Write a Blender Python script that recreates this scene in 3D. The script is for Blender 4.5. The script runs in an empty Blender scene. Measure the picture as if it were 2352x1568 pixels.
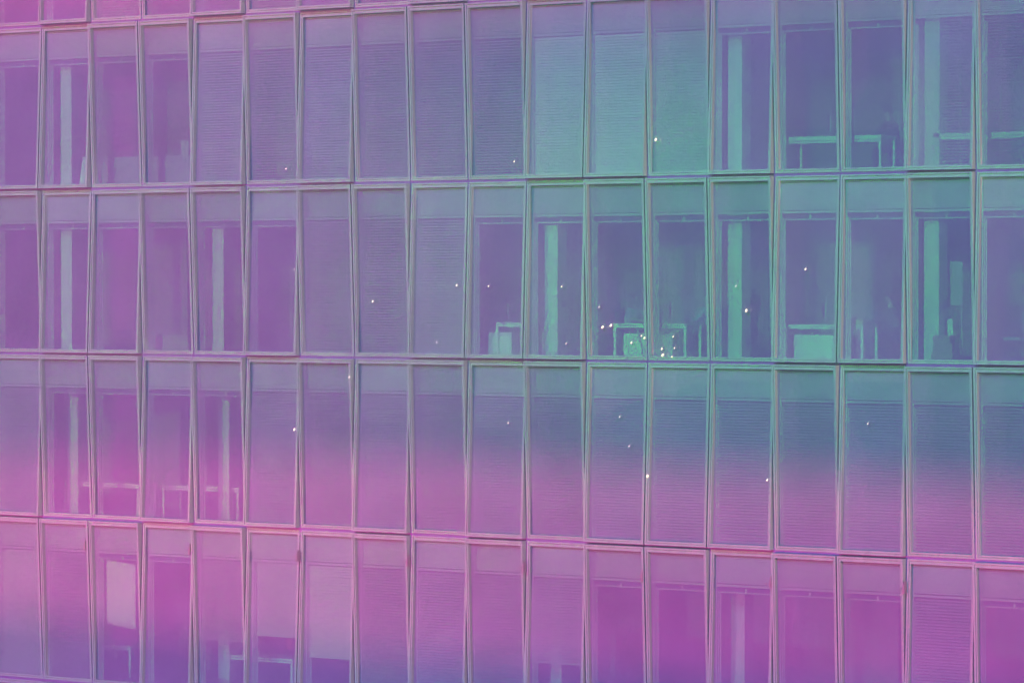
import bpy, bmesh, math, random, os
from mathutils import Vector, Matrix
random.seed(7)
C = bpy.context.scene.collection
R = math.radians
H = 3.8926          # storey height
W = 1.5             # width of one window unit
GROUND = -31.0

# ------------------------------------------------------------------ camera
CAM = Vector((51.75, -60.33, -6.264)); YAW, PITCH = -0.551, -0.0159
cam = bpy.data.objects.new('camera', bpy.data.cameras.new('camera')); C.objects.link(cam)
cam.location = CAM
cam.rotation_euler = (math.pi/2 + PITCH, 0, -YAW)
cam.data.lens = 7500/2352*36; cam.data.sensor_width = 36
cam.data.clip_start = 0.5; cam.data.clip_end = 3000
sc = bpy.context.scene; sc.camera = cam
sc.view_settings.view_transform = 'Standard'; sc.view_settings.look = 'None'
sc.view_settings.exposure = 0; sc.view_settings.gamma = 1
sc.render.engine = 'CYCLES'
sc.cycles.max_bounces = 10; sc.cycles.transparent_max_bounces = 24; sc.cycles.diffuse_bounces = 4
sc.cycles.use_denoising = True; sc.cycles.denoising_input_passes = 'RGB'; sc.cycles.use_light_tree = True; sc.cycles.use_adaptive_sampling = False
sc.cycles.caustics_reflective = False; sc.cycles.caustics_refractive = False

# ------------------------------------------------------------------ world: violet dusk sky
SUN_EL, SUN_ROT = R(22), R(200)
w = bpy.data.worlds.new('World'); sc.world = w; w.use_nodes = True
nt = w.node_tree; bg = nt.nodes['Background']
sky = nt.nodes.new('ShaderNodeTexSky'); sky.sky_type = 'NISHITA'; sky.sun_disc = False
sky.sun_elevation = SUN_EL; sky.sun_rotation = SUN_ROT; sky.dust_density = 2.5
mx = nt.nodes.new('ShaderNodeMixRGB'); mx.blend_type = 'MULTIPLY'; mx.inputs[0].default_value = 1
mx.inputs[2].default_value = (0.38, 0.32, 0.68, 1)
nt.links.new(sky.outputs[0], mx.inputs[1]); nt.links.new(mx.outputs[0], bg.inputs[0])
bg.inputs[1].default_value = 0.08

sun = bpy.data.objects.new('sun', bpy.data.lights.new('sun', 'SUN')); C.objects.link(sun)
sun.data.energy = 2.707; sun.data.angle = R(20); sun.data.color = (0.296, 0.294, 1)
sun.rotation_euler = (R(60), 0, R(8))

# unseen coloured spots, added to tint the facade in bands
def spot(name, loc, target, half, ratio, blend, color, power, soft=1.5):
    d = bpy.data.lights.new(name, 'SPOT'); o = bpy.data.objects.new(name, d); C.objects.link(o)
    o.location = loc
    o.rotation_euler = (Vector(target)-Vector(loc)).to_track_quat('-Z', 'Y').to_euler()
    if name == 'added_rose_spot': o.rotation_euler = (o.rotation_euler.to_matrix() @ Matrix.Rotation(R(-0.35), 3, 'Z')).to_euler()
    d.spot_size = 2*R(half); d.spot_blend = blend; d.color = color; d.energy = power*1000
    d.shadow_soft_size = 0.7 if name == 'added_rose_spot' else soft
    o.scale = (1, ratio, 1)
    return o
#LIGHTS-BEGIN
spot('added_rose_spot', (16, -70, -20), (17, 0, -12.25), 26, 0.0675, 0.2, (1, 0.07, 0.29), 280)
spot('added_pink_spot', (8, -70, 12), (5, 0, 2.2), 27, 0.085, 1.0, (1, 0, 0.146), 372.1)
spot('added_green_spot', (36, -60, 4), (26, 0, -5.6), 15, 0.46, 1.0, (0, 1, 0), 83.74)
spot('added_green_spot', (2, -60, 2), (6, 0, -6.5), 17, 0.6, 1.0, (0.08, 1, 0), 68)
spot('added_magenta_spot', (-6, -65, -10), (-1, 0, -7), 17, 0.7, 1.0, (1, 0, 0.359), 164.8)
spot('added_amber_spot', (120, -13, -5), (13, 0, -6), 16, 0.5, 1.0, (1.0, 0.52, 0.50), 330)
spot('added_violet_spot', (20, -70, -26), (17, 0, -16.4), 22, 0.10, 1.0, (0.35, 0.5, 0.9), 125)
#LIGHTS-END

# ------------------------------------------------------------------ helpers
def at(px, py, depth=0.0):
    """pixel of the 2352 x 1568 view -> point on the plane y = depth"""
    fw = Vector((math.sin(YAW)*math.cos(PITCH), math.cos(YAW)*math.cos(PITCH), math.sin(PITCH)))
    r = Vector((math.cos(YAW), -math.sin(YAW), 0)); u = r.cross(fw)
    d = fw + r*((px-1176)/7500) - u*((py-784)/7500)
    return CAM + d*((depth-CAM.y)/d.y)

def floor_z(row): return -row*H + 0.05     # top of the floor under the windows of a row

class MB:
    def __init__(s): s.v = []; s.f = []; s.m = []
    def box(s, x0, x1, y0, y1, z0, z1, mi=0):
        n = len(s.v)
        s.v += [(x, y, z) for z in (z0, z1) for y in (y0, y1) for x in (x0, x1)]
        for q in ((0,2,3,1),(4,5,7,6),(0,1,5,4),(2,6,7,3),(0,4,6,2),(1,3,7,5)):
            s.f.append(tuple(n+i for i in q)); s.m.append(mi)
    def quad(s, a, b, c, d, mi=0):
        n = len(s.v); s.v += [a, b, c, d]; s.f.append((n, n+1, n+2, n+3)); s.m.append(mi)
    def tube(s, pts, r, seg=7):
        n = len(s.v); P = [Vector(p) for p in pts]
        for i, p in enumerate(P):
            t = (P[min(i+1, len(P)-1)] - P[max(i-1, 0)]).normalized()
            a = t.cross(Vector((0.3, 0.9, 0.2))).normalized(); b = t.cross(a)
            rr = r[i] if isinstance(r, (list, tuple)) else r
            for k in range(seg):
                q = p + (a*math.cos(k*2*math.pi/seg) + b*math.sin(k*2*math.pi/seg))*rr
                s.v.append(tuple(q))
        for i in range(len(P)-1):
            for k in range(seg):
                s.f.append((n+i*seg+k, n+i*seg+(k+1) % seg, n+(i+1)*seg+(k+1) % seg, n+(i+1)*seg+k)); s.m.append(0)
        s.f.append(tuple(n+k for k in range(seg))); s.m.append(0)
        s.f.append(tuple(n+(len(P)-1)*seg+k for k in range(seg))[::-1]); s.m.append(0)
    def ball(s, c, rx, ry, rz, seg=12, rings=8):
        n = len(s.v)
        for i in range(rings+1):
            th = math.pi*i/rings
            for k in range(seg):
                ph = 2*math.pi*k/seg
                s.v.append((c[0]+rx*math.sin(th)*math.cos(ph), c[1]+ry*math.sin(th)*math.sin(ph), c[2]+rz*math.cos(th)))
        for i in range(rings):
            for k in range(seg):
                s.f.append((n+i*seg+k, n+(i+1)*seg+k, n+(i+1)*seg+(k+1) % seg, n+i*seg+(k+1) % seg)); s.m.append(0)
    def mesh(s, name, mats, smooth=False):
        me = bpy.data.meshes.new(name); me.from_pydata(s.v, [], s.f); me.update()
        for m in (mats if isinstance(mats, (list, tuple)) else [mats]): me.materials.append(m)
        for p, i in zip(me.polygons, s.m): p.material_index = i; p.use_smooth = smooth
        return me

def obj(name, mesh, parent=None, loc=(0, 0, 0), rotz=0, bevel=0):
    o = bpy.data.objects.new(name, mesh); C.objects.link(o); o.parent = parent
    o.location = loc; o.rotation_euler = (0, 0, rotz)
    if bevel:
        b = o.modifiers.new('bevel', 'BEVEL'); b.width = bevel; b.segments = 2; b.limit_method = 'ANGLE'
    return o
def tag(o, label=None, cat=None, group=None, kind=None):
    if label: o['label'] = label
    if cat: o['category'] = cat
    if group: o['group'] = group
    if kind: o['kind'] = kind
    return o
def empty(name, loc, label, cat, group=None, rotz=0):
    o = bpy.data.objects.new(name, None); C.objects.link(o); o.location = loc
    o.rotation_euler = (0, 0, rotz); o.empty_display_size = 0.2
    return tag(o, label, cat, group)

def mat(name, col, rough=0.6, metal=0.0, noise=0.08, scale=4.0, spec=0.4, emit=None, es=0, streak=False):
    m = bpy.data.materials.new(name); m.use_nodes = True; t = m.node_tree; p = t.nodes['Principled BSDF']
    p.inputs['Base Color'].default_value = (*col, 1); p.inputs['Roughness'].default_value = rough
    p.inputs['Metallic'].default_value = metal; p.inputs['Specular IOR Level'].default_value = spec
    if emit: p.inputs['Emission Color'].default_value = (*emit, 1); p.inputs['Emission Strength'].default_value = es
    if noise:
        tc = t.nodes.new('ShaderNodeTexCoord'); mp = t.nodes.new('ShaderNodeMapping')
        nz = t.nodes.new('ShaderNodeTexNoise'); nz.inputs['Scale'].default_value = scale; nz.inputs['Detail'].default_value = 6
        geo = t.nodes.new('ShaderNodeNewGeometry')
        if streak: mp.inputs['Scale'].default_value = (6, 6, 0.5)
        t.links.new(geo.outputs['Position'], mp.inputs[0]); t.links.new(mp.outputs[0], nz.inputs['Vector'])
        rp = t.nodes.new('ShaderNodeMapRange'); rp.inputs[1].default_value = 0.3; rp.inputs[2].default_value = 0.7
        rp.inputs[3].default_value = 1-noise*1.6; rp.inputs[4].default_value = 1+noise*0.6
        mu = t.nodes.new('ShaderNodeMixRGB'); mu.blend_type = 'MULTIPLY'; mu.inputs[0].default_value = 1
        mu.inputs[1].default_value = (*col, 1)
        t.links.new(nz.outputs['Fac'], rp.inputs[0]); t.links.new(rp.outputs[0], mu.inputs[2])
        t.links.new(mu.outputs[0], p.inputs['Base Color'])
    return m

M = {}
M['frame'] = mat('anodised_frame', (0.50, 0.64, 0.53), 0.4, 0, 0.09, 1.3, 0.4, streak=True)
M['joint'] = mat('joint_gasket', (0.36, 0.17, 0.46), 0.6, 0, 0.1, 6)
M['jamb'] = mat('jamb_lining', (0.84, 0.90, 0.84), 0.5, 0, 0.08, 1.5, streak=True)
M['slat'] = mat('slat_aluminium', (0.74, 0.74, 0.70), 0.45, 0, 0.05, 2.5)
M['slat2'] = mat('slat_white', (1.0, 0.84, 0.82), 0.45, 0, 0.05, 2.5)
M['slat3'] = mat('slat_grey', (0.47, 0.44, 0.45), 0.5, 0, 0.05, 2.5)
M['rail'] = mat('rail_white', (0.62, 0.62, 0.60), 0.4)
M['white'] = mat('white_laminate', (0.93, 0.94, 0.92), 0.35, 0, 0.03)
M['plaster'] = mat('white_plaster', (0.80, 0.84, 0.80), 0.8, 0, 0.06, 2)
M['ceil'] = mat('ceiling_board', (0.45, 0.45, 0.45), 0.9)
M['carpet'] = mat('office_carpet', (0.10, 0.10, 0.13), 0.95, 0, 0.15, 30)
M['wall'] = mat('office_wall', (0.30, 0.31, 0.34), 0.9)
M['dark'] = mat('black_plastic', (0.03, 0.03, 0.05), 0.5)
M['darkboard'] = mat('dark_board', (0.05, 0.04, 0.09), 0.6)
M['greyboard'] = mat('grey_board', (0.30, 0.22, 0.24), 0.6)
M['card'] = mat('cardboard', (0.52, 0.33, 0.17), 0.85, 0, 0.12, 12)
M['navy'] = mat('navy_fabric', (0.06, 0.08, 0.22), 0.9)
M['red'] = mat('red_fabric', (0.75, 0.08, 0.10), 0.8)
M['bracket'] = mat('bracket_red', (0.45, 0.30, 0.34), 0.5)
M['yellow'] = mat('yellow_plastic', (0.95, 0.72, 0.04), 0.4)
M['paper'] = mat('paper', (0.90, 0.93, 0.92), 0.8, 0, 0.03)
M['shade'] = mat('roller_fabric', (0.48, 0.48, 0.50), 0.9, 0, 0.04)
M['skin'] = mat('skin', (0.62, 0.36, 0.25), 0.5, 0, 0.04)
M['hair'] = mat('hair', (0.04, 0.025, 0.02), 0.6)
M['eye'] = mat('eye', (0.02, 0.02, 0.02), 0.2, 0, 0)
M['cyan'] = mat('cyan_shirt', (0.20, 0.62, 0.80), 0.85)
M['blue'] = mat('blue_shirt', (0.08, 0.42, 0.80), 0.85)
M['grey'] = mat('grey_shirt', (0.30, 0.30, 0.34), 0.85)
M['dim'] = mat('dim_grey_shirt', (0.16, 0.15, 0.19), 0.9)
M['black'] = mat('black_cloth', (0.02, 0.02, 0.035), 0.9)
M['screen'] = mat('monitor_shell', (0.55, 0.60, 0.60), 0.35)
M['glow'] = mat('glint_glow', (1, 0.9, 0.7), 0.4, 0, 0, emit=(1.0, 0.80, 0.48), es=1.9)  # emission for the added glint beads, which are no lamps
M['glow2'] = mat('glint_dim', (1, 0.8, 0.7), 0.4, 0, 0, emit=(1.0, 0.72, 0.66), es=0.7)
M['asphalt'] = mat('asphalt', (0.05, 0.05, 0.052), 0.9, 0, 0.2, 2)
M['stone'] = mat('pale_stone', (0.38, 0.33, 0.28), 0.9, 0, 0.12, 1)
M['stone2'] = mat('ochre_render', (0.30, 0.20, 0.15), 0.9, 0, 0.12, 1)
M['void'] = mat('window_void', (0.03, 0.03, 0.045), 0.3)
M['roof'] = mat('roof_tile', (0.22, 0.10, 0.07), 0.9, 0, 0.2, 3)
M['conc'] = mat('concrete', (0.30, 0.28, 0.30), 0.9, 0, 0.15, 1.5)

# glass with a violet light veil painted into its colour; green tint, clear reflection
def glass():
    m = bpy.data.materials.new('veil_tinted_glass'); m.use_nodes = True; t = m.node_tree
    for n in list(t.nodes): t.nodes.remove(n)
    out = t.nodes.new('ShaderNodeOutputMaterial')
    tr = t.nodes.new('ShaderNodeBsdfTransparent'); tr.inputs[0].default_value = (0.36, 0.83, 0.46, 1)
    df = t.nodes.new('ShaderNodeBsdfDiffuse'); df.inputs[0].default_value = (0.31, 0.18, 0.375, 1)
    nz = t.nodes.new('ShaderNodeTexNoise'); nz.inputs['Scale'].default_value = 0.9; nz.inputs['Detail'].default_value = 5
    geo = t.nodes.new('ShaderNodeNewGeometry')
    t.links.new(geo.outputs['Position'], nz.inputs['Vector'])
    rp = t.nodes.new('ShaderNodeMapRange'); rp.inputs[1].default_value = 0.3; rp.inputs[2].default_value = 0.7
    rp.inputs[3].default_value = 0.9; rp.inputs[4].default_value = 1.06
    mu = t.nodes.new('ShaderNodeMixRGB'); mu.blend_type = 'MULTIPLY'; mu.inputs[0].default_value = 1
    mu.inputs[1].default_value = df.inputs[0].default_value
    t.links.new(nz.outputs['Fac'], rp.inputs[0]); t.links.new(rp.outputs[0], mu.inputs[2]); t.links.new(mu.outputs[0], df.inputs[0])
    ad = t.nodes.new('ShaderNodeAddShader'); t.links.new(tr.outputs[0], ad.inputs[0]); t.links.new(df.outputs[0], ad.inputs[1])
    gl = t.nodes.new('ShaderNodeBsdfGlossy'); gl.inputs['Roughness'].default_value = 0.015
    fr = t.nodes.new('ShaderNodeFresnel'); fr.inputs[0].default_value = 1.75
    n2 = t.nodes.new('ShaderNodeTexNoise'); n2.inputs['Scale'].default_value = 0.8; n2.inputs['Detail'].default_value = 1
    bp = t.nodes.new('ShaderNodeBump'); bp.inputs['Strength'].default_value = 0.004; bp.inputs['Distance'].default_value = 0.1
    t.links.new(geo.outputs['Position'], n2.inputs['Vector'])
    t.links.new(n2.outputs['Fac'], bp.inputs['Height']); t.links.new(bp.outputs[0], gl.inputs['Normal'])
    ms = t.nodes.new('ShaderNodeMixShader'); t.links.new(fr.outputs[0], ms.inputs[0])
    t.links.new(ad.outputs[0], ms.inputs[1]); t.links.new(gl.outputs[0], ms.inputs[2]); t.links.new(ms.outputs[0], out.inputs[0])
    return m
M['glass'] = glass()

# ------------------------------------------------------------------ ground and the street opposite (seen in the reflections)
g = MB(); g.quad((-160, -150, GROUND), (200, -150, GROUND), (200, 70, GROUND), (-160, 70, GROUND))
tag(obj('ground', g.mesh('ground', M['asphalt'])), kind='structure')

def opposite(x, y, wd, dp, top, m, nx, nz_, label, arch=False):
    e = empty('town_house', (x, y, GROUND), label, 'building', 'buildings across the street')
    b = MB(); h = top-GROUND; b.box(0, wd, -dp, 0, 0, h)
    obj('wall', b.mesh('wall', m), e)
    r = MB(); n = len(r.v)
    r.v += [(-.4, .4, h), (wd+.4, .4, h), (wd+.4, -dp-.4, h), (-.4, -dp-.4, h), (wd*.15, -dp/2, h+2.2), (wd*.85, -dp/2, h+2.2)]
    for f in ((0,1,5,4), (1,2,5), (2,3,4,5), (3,0,4), (0,3,2,1)): r.f.append(f); r.m.append(0)
    obj('roof', r.mesh('roof', M['roof']), e)
    wm = MB(); wm.box(-.55, .55, 0, .03, 0, 1.9); wm = wm.mesh('window', M['void'])
    k = 0
    for i in range(nx):
        for j in range(nz_):
            if k >= 60: break
            obj('window', wm, e, (wd*(i+.5)/nx, 0.0, h-3.0-j*3.1)); k += 1
opposite(-96, -62, 26, 12, -8.5, M['stone'], 9, 5, 'long pale stone block across the street with rows of tall windows')
opposite(-66, -66, 18, 12, -5.5, M['stone2'], 6, 5, 'ochre rendered house across the street, tallest of the row')
opposite(-46, -62, 22, 12, -9.5, M['stone'], 7, 5, 'pale stone house across the street beside the ochre house')
opposite(-22, -66, 20, 12, -7.0, M['stone2'], 6, 5, 'ochre rendered house at the near end of the opposite row')

# ------------------------------------------------------------------ the office building
B = empty('office_building', (0, 0, GROUND), 'glass office building faced with rows of tall tilted window units', 'building')
B0 = Vector((0, 0, -GROUND))            # offset from world z to the building's own z
def bobj(name, mesh, loc=(0, 0, 0), parent=None, **k):
    if parent is None: return obj(name, mesh, B, Vector(loc)+B0, **k)
    return obj(name, mesh, parent, loc, **k)

XL, XR, DP = -1.5*W, 18*W, 7.0
for l in range(0, 6):                       # floor slabs with ceiling below, carpet above
    s = MB(); s.box(XL, XR, 0.42, DP, -l*H-0.72, -l*H+0.04); bobj('floor_slab', s.mesh('floor_slab', M['ceil']))
    s = MB(); s.box(XL, XR, 0.43, DP, -l*H+0.042, -l*H+0.05); bobj('carpet', s.mesh('carpet', M['carpet']))
s = MB(); s.box(XL-.3, XR+.3, DP, DP+.3, GROUND, H+.2); bobj('back_wall', s.mesh('back_wall', M['wall']))
s = MB(); s.box(XL-.3, XL-.005, .1, DP, GROUND, H+.2); bobj('end_wall', s.mesh('end_wall', M['conc']))
s = MB(); s.box(XR+.005, XR+.3, .1, DP, GROUND, H+.2); bobj('end_wall', s.mesh('end_wall', M['conc']))
s = MB(); s.box(XL-.3, XR+.3, .1, DP+.3, H+.2, H+.6); bobj('roof', s.mesh('roof', M['conc']))
s = MB(); s.box(XL, XR, .12, .4, GROUND, -5*H-.05); bobj('base_wall', s.mesh('base_wall', M['conc']))
# recessed dark gasket strips behind the joints
for l in range(0, 6):
    s = MB(); s.box(XL, XR, .10, .36, -l*H-.06, -l*H+.06); bobj('joint_strip', s.mesh('joint_strip', M['joint']))
for r_ in range(0, 5):
    for c in range(-1, 19):
        pass
vm = MB(); vm.box(-.035, .035, .102, .40, .06, H-.06); vm = vm.mesh('mullion_gasket', M['joint'])
K_JOINTS = []
for c in range(-1, 19):
    s = MB(); s.box(-.035, .035, .102, .355, -5*H, H); bobj('mullion', s.mesh('mullion', M['joint']), (c*W, 0, 0))

# --- one window unit, tilted: T = top leans out, B = bottom leans out
DEL = 0.085
def shear(tilt):
    def f(z): 
        t = (z/H)*2-1                 # -1 bottom, 1 top
        return -t*DEL if tilt == 'T' else t*DEL
    return f
FW = .05
def frame_mesh(tilt):
    sh = shear(tilt); b = MB(); g_ = .016; gz = .028
    def ring(x0, x1, z0, z1, wl, wr, wb, wt, yf, yb):
        b.box(x0, x0+wl, yf, yb, z0, z1); b.box(x1-wr, x1, yf, yb, z0, z1)
        b.box(x0+wl, x1-wr, yf, yb, z0, z0+wb); b.box(x0+wl, x1-wr, yf, yb, z1-wt, z1)
    # outer bar, groove, inner bar
    ring(g_, W-g_, gz, H-gz, .036, .030, .038, .030, .0, .2)
    ring(g_+.036, W-g_-.030, gz+.038, H-gz-.030, .012, .008, .012, .022, .030, .2)
    ring(g_+.048, W-g_-.038, gz+.050, H-gz-.052, .024, .018, .034, .048, .008, .2)
    v = []
    for x, y, z in b.v:
        if y < .15: y += sh(z)
        else: y = .135
        v.append((x, y, z))
    b.v = v
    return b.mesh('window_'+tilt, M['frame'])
GX0, GX1, GZ0, GZ1 = .08, W-.064, .10, H-.118
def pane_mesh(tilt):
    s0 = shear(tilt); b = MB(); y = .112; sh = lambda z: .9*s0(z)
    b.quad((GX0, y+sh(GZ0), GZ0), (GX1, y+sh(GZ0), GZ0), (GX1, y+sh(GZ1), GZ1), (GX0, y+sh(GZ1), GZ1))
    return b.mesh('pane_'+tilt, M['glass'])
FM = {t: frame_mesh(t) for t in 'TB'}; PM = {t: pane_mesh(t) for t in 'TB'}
PZ0 = H-.80                                   # underside of the upper panel
def jamb_mesh():
    b = MB()
    x = GX0
    b.box(x-.05, x+.004, .137, .20, .06, H-.06); b.box(x-.05, x+.020, .20, .235, .06, H-.06)
    b.box(x-.05, x+.012, .235, .27, .06, H-.06)
    b.box(x-.05, x+.030, .27, .30, .06, PZ0-.10); b.box(x-.05, x+.024, .30, .335, .06, PZ0-.10); b.box(x-.05, x+.044, .335, .36, .06, PZ0-.14)
    x = GX1
    b.box(x+.0, x+.05, .137, .20, .06, H-.06); b.box(x-.014, x+.05, .20, .36, .06, H-.06)
    b.box(GX0-.05, GX1+.05, .137, .36, H-.118, H-.062)          # head
    b.box(GX0-.05, GX1+.05, .137, .41, .062, .085)              # sill
    return b.mesh('jamb', M['jamb'])
JM = jamb_mesh()
def slats(name, z0, z1, pitch, wid, ang, y, m, x0=GX0+.03, x1=GX1-.02, wob=0):
    b = MB(); z = z1-pitch*.5; ca, sa = math.cos(R(ang)), math.sin(R(ang)); rnd = random.Random(3)
    while z > z0:
        dz = rnd.uniform(-wob, wob); a = wid/2
        p = [(-a*ca, -a*sa), (0, .006), (a*ca, a*sa)]            # outer edge low, slightly crowned
        for k in range(2):
            (ya, za), (yb, zb) = p[k], p[k+1]
            b.quad((x0, y+ya, z+za+dz), (x1, y+ya, z+za-dz), (x1, y+yb, z+zb-dz), (x0, y+yb, z+zb+dz))
        z -= pitch
    for xx in (x0+.34, x1-.34):                                   # ladder cords
        b.box(xx-.004, xx+.004, y-a*ca-.004, y-a*ca, z0, z1)
    b.box(x0, x1, y-.02, y+.02, z0-.02, z0)
    return b.mesh(name, m)
UP = slats('upper_blind', PZ0+.045, H-.125, .0435, .032, 62, .225, M['slat'], GX0+.026, GX1-.02)
b = MB(); b.box(GX0+.02, GX1-.016, .20, .25, PZ0, PZ0+.038); RAILM = b.mesh('transom_rail', M['rail'])
b = MB(); b.box(GX0+.05, GX1-.016, .30, .35, PZ0-.14, PZ0-.115); b.box(GX0+.05, GX1-.016, .33, .35, PZ0-.115, PZ0-.02, 1)
HEADM = b.mesh('blind_headrail', [M['rail'], M['navy']])
b = MB(); b.box(-.016, .016, .285, .30, -.02, .07); b.box(-.008, .03, .27, .285, .02, .04); HOOKM = b.mesh('hook', M['white'])
BZ0, BZ1 = .115, PZ0-.03
BL = {}
def blind(kind, frac=1.0):
    k = (kind, frac)
    if k not in BL:
        z0 = BZ1-(BZ1-BZ0)*frac
        if kind == 'S': BL[k] = slats('blind', z0, BZ1, .0615, .046, 38, .29, M['slat'], wob=.0015)
        if kind == 'M': BL[k] = slats('blind', z0, BZ1, .0615, .053, 47, .29, M['slat3'], wob=.001)
        if kind == 'D': BL[k] = slats('blind', z0, BZ1, .0615, .058, 60, .29, M['slat'], wob=.001)
        if kind == 'C': BL[k] = slats('blind', z0, BZ1, .0615, .059, 66, .242, M['slat2'], wob=.001)
        if kind == 'F': BL[k] = slats('blind', z0, BZ1, .0615, .050, 14, .29, M['slat'], wob=.001)
        if kind == 'R':
            q = MB(); q.box(GX0+.05, GX1-.02, .31, .314, z0, BZ1); q.box(GX0+.05, GX1-.02, .30, .325, z0-.03, z0); BL[k] = q.mesh('blind', M['shade'])
    return BL[k]

TILT = {0: 'TBTTBTBTBTBTBTTBBT', 1: 'BBTTBTBTTTBBTBTTBT', 2: 'TBBTTBTTBBBTTTBBTB', 3: 'BTTBTBTBTBTBBBTBTT',
        4: 'TTTBTBBTBTBTTBTTBT', 5: 'BTBTBTBTBTBTBTBTBT'}
LOW = {0: 'OOSOOSOOSOSSOSOOSO', 1: 'OOOOSSSSSSCCCOOOFF', 2: 'OOOOOOSSSOOOOOOOOO', 3: 'MOOOOMMMMMMMMMMMMM',
       4: 'DMOOprqMMMtOOOOOMO', 5: 'OOOOOOOOOOOOOOOOOO'}
PART = {'p': ('M', .62), 'r': ('R', .56), 'q': ('D', .70), 't': ('M', .62)}
def unit(row, c, tilt, low):
    z = -row*H
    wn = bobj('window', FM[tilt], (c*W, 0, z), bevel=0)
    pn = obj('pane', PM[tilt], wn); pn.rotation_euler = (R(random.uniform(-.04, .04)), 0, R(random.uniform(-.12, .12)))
    obj('jamb', JM, wn); obj('upper_blind', UP, wn); obj('transom_rail', RAILM, wn)
    if low == 'O':
        obj('blind_headrail', HEADM, wn)
        obj('hook', HOOKM, wn, (W*.5+random.uniform(-.03, .03), 0, PZ0-.11+random.uniform(-.02, .02)))
    else:
        kd, fr = PART.get(low, (low, 1.0))
        obj('blind', blind(kd, fr), wn)
for row in range(0, 6):
    for c in range(-1, 18):
        if row == 5 and c > 2: continue
        if c < 0:
            if row in (0, 5): continue
            unit(row, c, 'T', 'S'); continue
        unit(row, c, TILT[row][c], LOW[row][c])
# blank metal cladding where no windows are modelled
s = MB(); s.box(3*W+.02, XR, -.05, .11, -6*H, -5*H-.02); bobj('cladding', s.mesh('cladding', M['frame']))
s = MB(); s.box(XL, 3*W, -.05, .11, -8*H, -6*H+0.0); bobj('cladding', s.mesh('cladding', M['frame']))

# --- fittings inside the rooms: ceiling luminaires (unlit), partitions and doors at the back
lm = MB(); lm.box(-.6, .6, -.15, .15, -.05, 0); lm = lm.mesh('ceiling_luminaire', M['rail'])
dm = MB(); dm.box(-.45, .45, -.03, 0, 0, 2.1); dm = dm.mesh('inner_door', M['navy'])
hm_ = MB(); hm_.box(.33, .36, -.08, -.03, 1.0, 1.14); hm_ = hm_.mesh('door_handle', M['rail'])
rnd = random.Random(11)
for row in (1, 2, 3, 4):
    for i in range(9):
        for yy in (1.9, 4.2): bobj('ceiling_luminaire', lm, (i*3.0+1.6, yy, -(row-1)*H-.721))
    for i in range(4):
        o = bobj('inner_door', dm, (3+i*6.3+rnd.uniform(-1, 1), DP-.005, floor_z(row))); obj('door_handle', hm_, o)
    for i in range(4):
        x0 = 2.2+i*6.4+rnd.uniform(-1.2, 1.2); y0 = rnd.uniform(3.2, 4.6)
        q = MB(); q.box(x0, x0+rnd.uniform(.9, 2.0), y0, y0+.1, floor_z(row), -(row-1)*H-.722)
        bobj('partition', q.mesh('partition', rnd.choice((M['wall'], M['wall'], M['greyboard']))))

# --- structural columns behind every third window
def column(c, row, marks=True):
    dy = .35 if row > 2 else 0
    x0, x1, y0, y1 = c*W+.13-dy*.3, c*W+.46-dy*.3, .62+dy, 1.02+dy
    z0, z1 = floor_z(row), -(row-1)*H-.72
    b = MB(); b.box(x0, x1, y0, y1, z0, z1)
    col = bobj('column', b.mesh('column', M['plaster']))
    if marks:
        q = MB(); q.box(-.004, .012, -.05, .05, -.06, .06); me = q.mesh('wall_socket', M['dark'])
        q = MB(); q.box(.012, .02, -.035, .035, -.045, .045); m2 = q.mesh('socket_cover', M['grey'])
        for zz, n in ((1.15, 1), (.30, 3), (.42, 3)):
            o = obj('wall_socket', me, col, (x1, (y0+y1)/2+.05, z0+zz)); obj('socket_cover', m2, o)
for row in (1, 2, 3, 4):
    for c in (1, 4, 7, 10, 13, 16):
        if LOW[row][c] in 'OFpt': column(c, row)
# poster strip on the column of the upper storey
for zz, hh in ((2.45, .16), (2.2, .28), (1.72, .10), (1.42, .06), (1.2, .22)):
    q = MB(); q.box(0, .008, -.09, .09, 0, hh)
    bobj('wall_notice', q.mesh('wall_notice', M['grey']), (13*W+.464, .84, floor_z(1)+zz))

# --- small red brackets clamped to every second joint of the lowest storey
br = MB()
n = len(br.v)
br.v += [(-.045, -.02, -.11), (.0, -.02, -.11), (.0, -.02, .14), (-.045, -.02, .0), (-.045, .10, -.11), (.0, .10, -.11), (.0, .10, .14), (-.045, .10, .0)]
for f in ((0,1,2,3), (7,6,5,4), (0,4,5,1), (1,5,6,2), (2,6,7,3), (3,7,4,0)): br.f.append(f); br.m.append(0)
br.tube([(-.06, -.02, .02), (-.10, -.04, -.02), (-.085, -.05, -.06)], .008)
br = br.mesh('joint_bracket', M['bracket'])
for px, py in ((197, 1253), (437, 1262), (684, 1277), (937, 1288), (1203, 1303), (1476, 1322), (1771, 1336), (2077, 1350)):
    p = at(px, py, -.02)
    bobj('joint_bracket', br, (p.x+.03, -.07, p.z))

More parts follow.
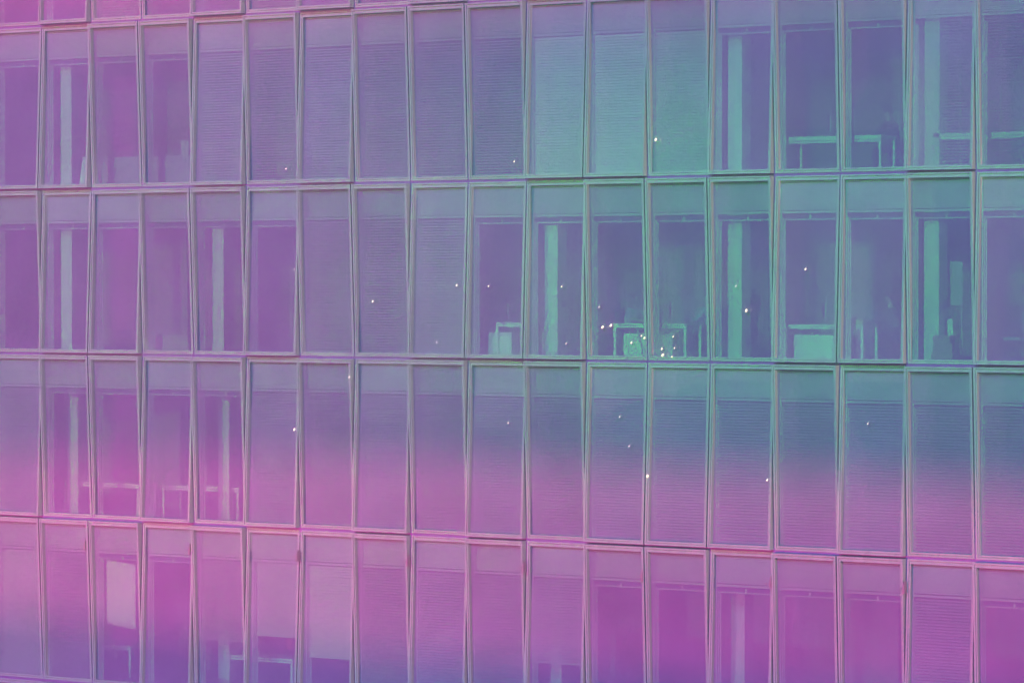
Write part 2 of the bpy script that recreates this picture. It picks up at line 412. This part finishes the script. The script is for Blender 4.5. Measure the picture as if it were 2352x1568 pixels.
# ------------------------------------------------------------------ office furniture
def desk(x0, x1, y, row, label, panel=None, dep=.75, hgt=.745, legw=.06, topt=.035):
    fz = floor_z(row)
    e = empty('desk', ((x0+x1)/2, y+dep/2, fz), label, 'desk', 'white desks behind the windows')
    L = x1-x0
    b = MB(); b.box(-L/2, L/2, -dep/2, dep/2, hgt-topt, hgt); obj('tabletop', b.mesh('tabletop', M['white']), e, bevel=.004)
    b = MB(); b.box(-L/2+.03, L/2-.03, -dep/2+.02, -dep/2+.05, hgt-topt-.055, hgt-topt-.012); b.box(-L/2+.03, L/2-.03, dep/2-.05, dep/2-.02, hgt-topt-.055, hgt-topt-.012)
    obj('apron', b.mesh('apron', M['white']), e)
    for sx in (-1, 1):
        for sy in (-1, 1):
            b = MB(); xc = sx*(L/2-legw/2-.005); yc = sy*(dep/2-.04)
            b.box(xc-legw/2, xc+legw/2, yc-.03, yc+.03, 0, hgt-topt); obj('leg', b.mesh('leg', M['white']), e)
    if panel:
        b = MB(); xc = (x0+x1)/2; b.box(panel[0]-xc, panel[1]-xc, -dep/2+.10, -dep/2+.55, .02, .53)
        pd = obj('pedestal', b.mesh('pedestal', M['white']), e, bevel=.004)
        b = MB(); b.box(panel[1]-xc+.001, panel[1]-xc+.012, -dep/2+.2, -dep/2+.4, .42, .44); obj('handle', b.mesh('handle', M['rail']), pd)
    return e
def X(px, d, py=700): return at(px, py, d).x
d = .62
desk(X(1408, d), X(1576, d), d, 2, 'white desk with two bright glints at its left corner and a cabinet under it', (X(1432, d+.1), X(1545, d+.1)))
desk(X(1800, d), X(1983, d), d, 2, 'white desk carrying a yellow bag, right of the dark standing figure', (X(1824, d+.1), X(1948, d+.1)))
desk(X(1138, d), X(1212, d), d, 2, 'short white desk beside a white column, with a pale box cabinet at its foot', (X(1122, d+.1), X(1175, d+.1)), legw=.04)
desk(X(1803, d, 350), X(2023, d, 350), d, 1, 'long white desk in the top row with slim legs and nothing underneath', topt=.085, legw=.045)
desk(X(2143, d, 350), X(2420, d, 350), d, 1, 'white desk dimly seen through open slats at the right end of the top row', topt=.075, legw=.04)
desk(X(146, d+.5, 1100), X(318, d+.5, 1100), d+.5, 3, 'faint white desk in the third row, farthest left', topt=.05)
desk(X(372, d+.5, 1100), X(548, d+.5, 1100), d+.5, 3, 'faint white desk in the third row, just left of the drawn blinds', topt=.05)
desk(X(222, d+.6, 1500), X(300, d+.6, 1500), d+.6, 4, 'white desk in the bottom row under the hanging white sheet', topt=.05)
desk(X(520, d+.4, 1500), X(672, d+.4, 1500), d+.4, 4, 'white desk in the bottom row below half-drawn blinds', topt=.05)

def cabinet(x0, x1, y, row, h, dep, label, m, doors=3, name='cabinet'):
    e = empty(name, ((x0+x1)/2, y+dep/2, floor_z(row)), label, name)
    L = x1-x0
    b = MB(); b.box(-L/2, L/2, -dep/2, dep/2, .04, h); obj('carcass', b.mesh('carcass', m), e, bevel=.004)
    for i in range(doors):
        a0 = -L/2+L*i/doors+.008; a1 = -L/2+L*(i+1)/doors-.008
        b = MB(); b.box(a0, a1, -dep/2-.014, -dep/2-.001, .07, h-.02); dr = obj('door', b.mesh('door', m), e)
        b = MB(); b.box(a1-.05, a1-.035, -dep/2-.03, -dep/2-.015, h*.5, h*.5+.12); obj('handle', b.mesh('handle', M['rail']), dr)
    return e
M['cab'] = mat('blue_grey_laminate', (0.34, 0.42, 0.52), 0.5)
cabinet(X(236, .8, 400), X(447, .8, 400), .8, 1, .72, .45, 'long low blue-grey cabinet across two windows of the top row', M['cab'], 4)
cabinet(X(352, .7, 800), X(432, .7, 800), .7, 2, .42, .40, 'low pale grey cabinet in the second row, left part', M['shade'], 2)
b = MB(); b.box(-.12, .12, -.12, .12, 0, .32); b.box(-.125, .125, -.125, .125, .32, .35)
p = at(431, 352, .95)
tag(obj('storage_box', b.mesh('storage_box', M['shade']), None, (p.x, .95, floor_z(1)+.722), bevel=.004), 'pale square box standing on the long low cabinet', 'box')
# leaning white board in the second window of the top row
b = MB(); n = len(b.v)
b.box(-.22, .22, -.012, .012, 0, .72)
o = obj('board', b.mesh('board', M['paper']), None, (X(200, .62, 390), .60, floor_z(1)), bevel=.003); o.rotation_euler = (R(-6), R(4), 0)
tag(o, 'white board leaning at the foot of the second window of the top row', 'board')

def monitor(px, py_top, row, depth, label, rot, h=.36, z=.745):
    p = at(px, py_top, depth)
    e = empty('monitor', (p.x, depth, floor_z(row)+z), label, 'monitor', 'monitors on the desks', rotz=rot)
    b = MB(); b.box(-.26, .26, -.014, .014, .12, .12+h); sh_ = obj('shell', b.mesh('shell', M['screen']), e, bevel=.004)
    b = MB(); b.box(-.245, .245, .0145, .017, .135, .105+h); obj('screen', b.mesh('screen', M['dark']), e)
    b = MB(); b.box(-.02, .02, -.03, -.015, .01, .25); b.box(-.10, .10, -.09, .07, 0, .012); obj('stand', b.mesh('stand', M['screen']), e)
    return e
ra = math.pi/2 + .551                         # edge-on to the camera
monitor(1541, 706, 2, 1.02, 'monitor seen edge-on above the desk with the cabinet and glints', ra+.05)
monitor(1893, 703, 2, 1.02, 'thin monitor seen edge-on on the desk with the yellow bag', ra+.03)
monitor(1858+73, 705, 2, 1.10, 'monitor edge right of the yellow bag, near the seated person in grey', ra-.04)
monitor(1167, 705, 2, 1.02, 'slim monitor edge over the short desk beside the column', ra, .30)
monitor(1905, 280, 1, 1.00, 'tall monitor edge over the middle of the long top-row desk', ra, .42)
monitor(1960+0, 235, 1, 1.9, 'faint monitor edge hanging back in the room behind the long top-row desk', ra, .5)
monitor(480, 1060, 3, 1.3, 'pale monitor standing on the faint desk next to the drawn blinds', ra-.2, .4)

def chair(x, y, row, rot, label, m='navy'):
    e = empty('office_chair', (x, y, floor_z(row)), label, 'chair', 'office chairs behind the windows', rotz=rot)
    b = MB(); b.box(-.24, .24, -.23, .23, .44, .52); obj('seat', b.mesh('seat', M[m]), e, bevel=.03)
    b = MB(); b.box(-.26, -.19, -.22, .22, .56, 1.08); obj('backrest', b.mesh('backrest', M[m]), e, bevel=.03)
    b = MB(); b.tube([(0, 0, .08), (0, 0, .44)], .03); b.tube([(-.05, 0, .43), (-.24, 0, .47), (-.25, 0, .6)], .02)
    for k in range(5):
        a = k*2*math.pi/5; b.tube([(0, 0, .09), (.30*math.cos(a), .30*math.sin(a), .05)], .02)
        b.ball((.30*math.cos(a), .30*math.sin(a), .03), .03, .03, .03, 8, 5)
    obj('base', b.mesh('base', M['dark']), e)
    for s_ in (-1, 1):
        b = MB(); b.tube([(-.18, s_*.26, .48), (-.15, s_*.27, .68), (.12, s_*.27, .68)], .018); obj('armrest', b.mesh('armrest', M['dark']), e)
    return e
chair(X(297, .75, 760), .75, 2, math.pi+.4, 'dark blue office chair with its back to the third window of the second row')
chair(X(2335, 1.0, 760), 1.05, 2, math.pi, 'grey office chair at the right edge of the second row', 'grey')
chair(X(1437, 1.55), 1.7, 2, -.2, 'office chair of the person in the cyan shirt')
chair(X(1648, 1.55), 1.60, 2, math.pi, 'office chair of the person in the blue shirt', 'dark')
chair(X(2058, 2.2), 2.28, 2, math.pi, 'office chair of the person in the grey shirt', 'dark')
chair(X(2060, 2.3, 300), 2.38, 1, math.pi, 'office chair behind the right end of the long top-row desk', 'dark')

# --- boards, boxes and the flip chart by the seventeenth column of windows
fz = floor_z(2)
def plank(px, depth, wd, hg, th, m, label, ry, rx=-4, name='board', z=0):
    b = MB(); b.box(-wd/2, wd/2, -th/2, th/2, 0, hg)
    o = obj(name, b.mesh(name, M[m]), None, (X(px, depth, 780), depth, fz+z), bevel=.003); o.rotation_euler = (R(rx), R(ry), 0)
    return tag(o, label, name)
plank(2140, .70, .26, .88, .03, 'darkboard', 'dark board leaning right beside the white column', -6)
plank(2160, .78, .22, .86, .03, 'greyboard', 'grey-brown board leaning behind the cardboard boxes', -3)
plank(2187, .76, .12, .88, .02, 'paper', 'narrow white strip board leaning behind the cardboard boxes', -5)
def carton(px, wd, hg, dp, z, label, depth=.62):
    e = empty('cardboard_box', (X(px, depth, 790), depth, fz+z), label, 'box', 'cardboard boxes stacked by the column')
    b = MB(); b.box(-wd/2, wd/2, -dp/2, dp/2, 0, hg); obj('carton', b.mesh('carton', M['card']), e, bevel=.003)
    b = MB(); b.box(-wd/2-.001, wd/2+.001, -.025, .025, hg, hg+.002); b.box(-.002+wd/2, .002+wd/2, -.025, .025, hg-.08, hg); obj('tape', b.mesh('tape', M['greyboard']), e)
carton(2170, .46, .20, .3, 0, 'lowest cardboard box of the stack by the white column')
carton(2171, .42, .18, .28, .205, 'middle cardboard box of the stack by the white column')
carton(2168, .38, .15, .26, .388, 'topmost cardboard box of the stack by the white column')
e = empty('flip_chart', (X(2185, 1.3, 700), 1.3, fz), 'tall pale flip chart standing behind the stack of boxes', 'flip chart')
b = MB(); b.box(-.26, .26, -.015, .015, 1.15, 2.05); o = obj('chart_board', b.mesh('chart_board', M['shade']), e, bevel=.004)
b = MB(); b.box(-.27, .27, -.05, -.01, 1.11, 1.14); obj('pen_tray', b.mesh('pen_tray', M['red']), e)
for lx, ly in ((-.3, -.1), (.3, -.1), (0, .4)):
    b = MB(); b.tube([(lx, ly, 0), (lx*.6, 0.02, 1.9)], .012); obj('leg', b.mesh('leg', M['rail']), e)
# yellow bag
b = MB()
b.ball((0, 0, .07), .15, .10, .07, 14, 8); b.ball((-.02, 0, .12), .05, .05, .05, 10, 6); b.ball((.09, .02, .06), .08, .08, .06, 10, 6)
yb = obj('bag', b.mesh('bag', M['yellow'], True), None, (X(1968, .85, 740), .85, fz+.745)); tag(yb, 'crumpled yellow bag lying on the right end of a white desk', 'bag')
# hanging sheet in the bottom row
b = MB(); N = 10
for i in range(N+1):
    for j in range(N+1):
        u = i/N; v = j/N
        b.v.append((-.46+.92*u+.01*v, .012*math.sin(3*u+2*v), -1.52*v-.10*u))
for i in range(N):
    for j in range(N):
        k = i*(N+1)+j; b.f.append((k, k+1, k+N+2, k+N+1)); b.m.append(0)
p = at(276, 1285, .46)
sh_ = obj('sheet', b.mesh('sheet', M['paper'], True), None, (p.x, .46, p.z)); so = sh_.modifiers.new('thick', 'SOLIDIFY'); so.thickness = .003
tag(sh_, 'large white paper sheet hanging askew inside the third window of the bottom row', 'sheet')
b = MB(); b.ball((0, 0, .16), .10, .06, .17, 12, 8); b.tube([(0, 0, .3), (.02, 0, .36), (.03, 0, .32)], .012)
tag(obj('backpack', b.mesh('backpack', M['red'], True), None, (X(666, .75, 1480), .75, at(666, 1493, .75).z)), 'small red bag hanging low at the right of the half-shaded bottom-row window', 'bag')
for px, py, wd, hg, lab, rw in ((622, 1062, .40, .36, 'faint pale paper notice taped inside a drawn blind of the third row', 3), (1022, 1463, .46, .34, 'faint pale paper notice taped inside a drawn blind of the bottom row', 4), (1182, 318, .02, .3, None, 1)):
    if not lab: continue
    b = MB(); b.box(-wd/2, wd/2, -.001, .001, -hg/2, hg/2)
    p = at(px, py, .345); tag(obj('notice', b.mesh('notice', M['shade']), None, (p.x, .345, p.z)), lab, 'notice', 'paper notices')
# cables
def cable(pts, m, label, r=.008):
    q = [at(a, b_, d_) for a, b_, d_ in pts]; P = []
    for i in range(len(q)-1):
        for t in range(6):
            t /= 6; a0 = q[max(i-1, 0)]; a3 = q[min(i+2, len(q)-1)]; a1, a2 = q[i], q[i+1]
            P.append(.5*((2*a1)+(a2-a0)*t+(2*a0-5*a1+4*a2-a3)*t*t+(3*a1-a0-3*a2+a3)*t**3))
    P.append(q[-1]); b = MB(); b.tube(P, r, 6)
    tag(obj('cable', b.mesh('cable', M[m], True)), label, 'cable', 'cables under the desks')
cable([(1470, 768, .56), (1469, 778, .55), (1474, 795, .55), (1477, 818, .56)], 'dark', 'black cable hanging in front of the desk cabinet', .011)
cable([(1461, 752, .58), (1467, 764, .57), (1471, 772, .56)], 'white', 'white cable drooping from the cabinet desk towards the black cable')
cable([(1461, 752, .58), (1452, 776, .56), (1446, 800, .56), (1438, 818, .56)], 'rail', 'thin pale cable slanting across the desk cabinet', .005)
cable([(1532, 748, .60), (1524, 760, .58), (1516, 770, .58)], 'white', 'white cable looped under the desk right of the mullion', .007)
cable([(1864, 752, .56), (1866, 770, .55), (1868, 782, .55)], 'white', 'short white cable hanging over the panel of the desk with the bag', .008)
cable([(1692, 778, .60), (1702, 800, .62), (1688, 818, .64), (1672, 820, .66)], 'white', 'white cable curling by the column left of the standing figure', .008)

# ------------------------------------------------------------------ people
def skin_mesh(name, J, edges, m, root=0, sub=1, parent=None):
    me = bpy.data.meshes.new(name); me.from_pydata([j[:3] for j in J], edges, []); me.update(); me.materials.append(m)
    o = obj(name, me, parent)
    sk = o.modifiers.new('skin', 'SKIN')
    for i, j in enumerate(J):
        rr = j[3] if isinstance(j[3], tuple) else (j[3], j[3])
        me.skin_vertices[0].data[i].radius = rr; me.skin_vertices[0].data[i].use_root = (i == root)
    sk.use_smooth_shade = True
    ss = o.modifiers.new('sub', 'SUBSURF'); ss.levels = sub; ss.render_levels = sub+1
    return o
def person(x, y, row, rot, label, shirt, trousers='black', pose='sit', lean=.18, skin='skin', sleeve=True, seat=.0):
    """faces local +x"""
    e = empty('person', (x, y, floor_z(row)), label, 'person', None, rotz=rot)
    J = []; E = []
    def add(p, r, par=None):
        J.append((p[0], p[1], p[2], r)); i = len(J)-1
        if par is not None: E.append((par, i))
        return i
    if pose == 'sit': hip = Vector((0, 0, .56+seat)); ch = Vector((lean*.7, 0, .90)); nk = Vector((lean, 0, 1.10))
    else: hip = Vector((0, 0, .95)); ch = Vector((lean*.4, 0, 1.27)); nk = Vector((lean*.7, 0, 1.47))
    pelvis = add(hip, (.125, .15)); belly = add((hip+ch)/2, (.11, .135), pelvis); chest = add(ch, (.115, .165), belly)
    neck0 = add(nk, (.065, .075), chest); neck1 = add(nk+Vector((.03, 0, .08)), .052, neck0)
    hd = nk+Vector((.055, 0, .19))
    jaw = add(hd+Vector((.005, 0, -.05)), (.07, .062), neck1); head = add(hd+Vector((-.01, 0, .02)), (.092, .076), jaw); add(hd+Vector((-.012, 0, .075)), (.072, .062), head)
    add(hd+Vector((.098, 0, -.018)), .013, jaw)                               # nose
    for s in (-1, 1): add(hd+Vector((-.01, s*.085, -.01)), (.012, .02), jaw)   # ears
    arms = []
    for s in (-1, 1):
        sh0 = nk+Vector((-.02, s*.17, -.06)); a = add(sh0, .058, chest)
        if pose == 'sit': el = Vector((lean+.12, s*.24, .84)); wr = Vector((lean+.38, s*.15, .80))
        else: el = Vector((lean*.3+.04, s*.25, 1.14)); wr = Vector((.20, s*.19, 1.02))
        b1 = add(el, .042, a); b2 = add(wr, .027, b1)
        dv = (wr-el).normalized(); side = Vector((0, 1, 0)); dn = Vector((0, 0, -1))
        pm = add(wr+dv*.055, (.018, .034), b2)
        for k, (o_, ln) in enumerate(((-.028, .062), (-.010, .074), (.009, .070), (.026, .054))):
            r0 = wr+dv*.085+side*o_; f1 = add(r0, .010, pm); f2 = add(r0+dv*ln*.6+dn*.012, .009, f1); add(r0+dv*ln*.85+dn*.036, .008, f2)
        t1 = add(wr+dv*.05-side*s*.042+dn*.008, .011, pm); add(wr+dv*.085-side*s*.058+dn*.02, .009, t1)
        arms.append((sh0, el, wr, s))
    legs = []
    for s in (-1, 1):
        hp = hip+Vector((0, s*.09, -.03)); h1 = add(hp, .088, pelvis)
        if pose == 'sit': kn = Vector((.44, s*.11, .52)); an = Vector((.40, s*.11, .09)); to = Vector((.58, s*.12, .03))
        else: kn = Vector((.03, s*.10, .50)); an = Vector((-.02, s*.11, .09)); to = Vector((.16, s*.13, .03))
        k1 = add(kn, .058, h1); a1 = add(an, .038, k1); add(to, (.03, .045), a1)
        legs.append((hp, kn, an))
    skin_mesh('body', J, E, M[skin], 0, 1, e)
    # clothing, each one continuous piece over the body
    J2 = [(*hip, (.135, .165)), (*((hip+ch)/2), (.125, .152)), (*ch, (.130, .180)), (*(nk+Vector((0, 0, -.03))), (.078, .095))]; E2 = [(0, 1), (1, 2), (2, 3)]
    for sh0, el, wr, s in arms:
        i = len(J2); J2.append((*sh0, .070)); E2.append((2, i)); J2.append((*el, .054)); E2.append((i, i+1))
        if sleeve: J2.append((*(el.lerp(wr, .88)), .038)); E2.append((i+1, i+2))
    skin_mesh('shirt', J2, E2, M[shirt], 0, 1, e)
    J3 = [(*hip, (.14, .17))]; E3 = []
    for hp, kn, an in legs:
        i = len(J3); J3 += [(*hp, .100), (*kn, .070), (*(kn.lerp(an, .93)), .052)]; E3 += [(0, i), (i, i+1), (i+1, i+2)]
    skin_mesh('trousers', J3, E3, M[trousers], 0, 1, e)
    b = MB(); b.ball((hd.x-.028, 0, hd.z+.045), .098, .085, .085, 14, 10)
    b.v = [(x_, y_, z_ if x_ < hd.x+.04 else max(z_, hd.z+.055)) for x_, y_, z_ in b.v]
    obj('hair', b.mesh('hair', M['hair'], True), e)
    for s in (-1, 1):
        b = MB(); b.ball((hd.x+.078, s*.03, hd.z+.0), .010, .013, .009, 8, 6); obj('eye', b.mesh('eye', M['eye'], True), e)
        b = MB(); b.box(hd.x+.066, hd.x+.086, s*.03-.017, s*.03+.017, hd.z+.020, hd.z+.026); obj('eyebrow', b.mesh('eyebrow', M['hair']), e)
    b = MB(); b.ball((hd.x+.072, 0, hd.z-.055), .012, .024, .006, 10, 6); obj('mouth', b.mesh('mouth', M['bracket'], True), e)
    return e
person(X(1438, 1.6), 1.65, 2, -.35, 'person in a cyan shirt leaning over the desk, seated left of the mullion', 'cyan', lean=.26, sleeve=False)
person(X(1640, 1.5), 1.52, 2, math.pi-.15, 'person in a bright blue shirt seated half behind the mullion, arms reaching left', 'blue', lean=.16)
person(X(1712, 1.15), 1.35, 2, 2.5, 'person in dark clothes standing in front of the white column', 'black', pose='stand', lean=.1)
person(X(2056, 2.2), 2.25, 2, math.pi, 'person in a grey shirt seated right of the yellow bag', 'dim', lean=.12)
person(X(2056, 2.3, 300), 2.32, 1, math.pi, 'person in dark clothes seated behind the right end of the long top-row desk', 'black', lean=.14)

# ------------------------------------------------------------------ glints of light, made as small glowing beads added on the facade
def glint_mesh(m, s):
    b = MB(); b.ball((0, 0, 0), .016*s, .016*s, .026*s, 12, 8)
    return b.mesh('glint_bead', m, True)
CAP = MB(); CAP.tube([(0, 0, .034), (0, .0, .055)], [.014, .010], 8); CAP.tube([(0, 0, .055), (0, .02, .065), (0, .05, .068)], .004, 6); CAP = CAP.mesh('glint_stem', M['rail'])
BM = {('b', s): glint_mesh(M['glow'], s) for s in (.75, 1.0, 1.4)}; BM[('d', .9)] = glint_mesh(M['glow2'], .9)
GLINTS = [
 (657, 388, 'b', .75, 'tiny warm glint low on the sixth window of the top row'),
 (1181, 371, 'b', .75, 'tiny warm glint low on the tenth window of the top row'),
 (1506, 321, 'b', 1.4, 'bright glint at the left of the last pale blind of the top row'),
 (676, 619, 'd', .9, 'dim pinkish glint by the right frame of the sixth window, second row'),
 (856, 692, 'b', 1.0, 'small warm glint at the left of the eighth window, second row'),
 (1049, 655, 'b', 1.0, 'small warm glint at the right of the ninth window, second row, before its blind'),
 (1003, 786, 'd', .9, 'dim glint low before the blind of the ninth window, second row'),
 (1122, 657, 'b', .75, 'small warm glint over the white column left of the short desk'),
 (1290, 658, 'b', .75, 'small warm glint high right of the column in the eleventh window'),
 (1300, 789, 'd', .9, 'dim glint low in the eleventh window of the second row'),
 (1376, 705, 'd', .9, 'dim pink glint above the two brightest glints'),
 (1384, 751, 'b', 1.4, 'bright glint left of the corner of the cabinet desk'),
 (1403, 747, 'b', 1.4, 'bright glint right at the corner of the cabinet desk'),
 (1450, 787, 'b', 1.0, 'small glint before the middle of the white desk cabinet'),
 (1473, 771, 'b', .75, 'tiny glint at the top end of the black cable'),
 (1480, 776, 'b', 1.0, 'small glint against the mullion right of the black cable'),
 (1520, 801, 'b', 1.0, 'upper glint of the two before the cabinet right of the mullion'),
 (1522, 815, 'b', 1.4, 'lower and larger glint of the two before the cabinet right of the mullion'),
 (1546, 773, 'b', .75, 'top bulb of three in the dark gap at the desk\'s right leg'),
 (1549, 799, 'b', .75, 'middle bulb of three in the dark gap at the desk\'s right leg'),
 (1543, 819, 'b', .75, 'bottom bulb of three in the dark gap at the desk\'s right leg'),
 (1690, 657, 'd', .9, 'dim yellowish glint at the head of the dark standing figure'),
 (1714, 713, 'b', 1.4, 'bright glint before the chest of the dark standing figure'),
 (1850, 618, 'b', 1.0, 'lone warm glint high above the desk with the yellow bag'),
 (802, 866, 'b', 1.0, 'pale glint on the frame at the top of the third row'),
 (676, 986, 'b', 1.4, 'bright glint by the right frame of the sixth window, third row'),
 (1167, 971, 'b', .75, 'tiny pale glint before the tenth blind of the third row'),
 (1423, 957, 'd', .9, 'dim pinkish glint before the twelfth blind of the third row'),
 (1445, 1024, 'd', .9, 'faintest glint, lower of two before the twelfth blind of the third row'),
 (1487, 1093, 'b', 1.4, 'bright glint on the joint where the rose light begins'),
 (1762, 1102, 'b', 1.0, 'warm glint by the right frame of the fourteenth window, third row'),
 (1993, 973, 'd', .9, 'dim golden glint before the sixteenth blind of the third row'),
]
for px, py, k, s, lab in GLINTS:
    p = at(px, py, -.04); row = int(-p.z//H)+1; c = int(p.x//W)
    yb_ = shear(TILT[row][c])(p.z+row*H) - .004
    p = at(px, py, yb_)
    e = empty('light_glint', (p.x, yb_, p.z), lab, 'light glint', 'small glints dotted over the facade')
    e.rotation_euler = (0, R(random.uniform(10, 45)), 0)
    obj('glint_bead', BM[(k, s)], e); obj('glint_stem', CAP, e)

# ------------------------------------------------------------------ haze: thin even volume added to lay a milky veil over the view
HZ = MB(); HZ.box(-162, 202, -152, 72, GROUND-1, 14)
hm = bpy.data.materials.new('haze_air'); hm.use_nodes = True; ht = hm.node_tree
for n in list(ht.nodes): ht.nodes.remove(n)
ho = ht.nodes.new('ShaderNodeOutputMaterial'); hv = ht.nodes.new('ShaderNodeVolumePrincipled')
hv.inputs['Color'].default_value = (0.92, 0.92, 0.95, 1); hv.inputs['Density'].default_value = 0.005
hv.inputs['Anisotropy'].default_value = 0.0
ht.links.new(hv.outputs[0], ho.inputs['Volume'])
tag(obj('haze', HZ.mesh('haze', hm)), 'thin even haze added before the facade as a milky veil', 'haze', kind='stuff')
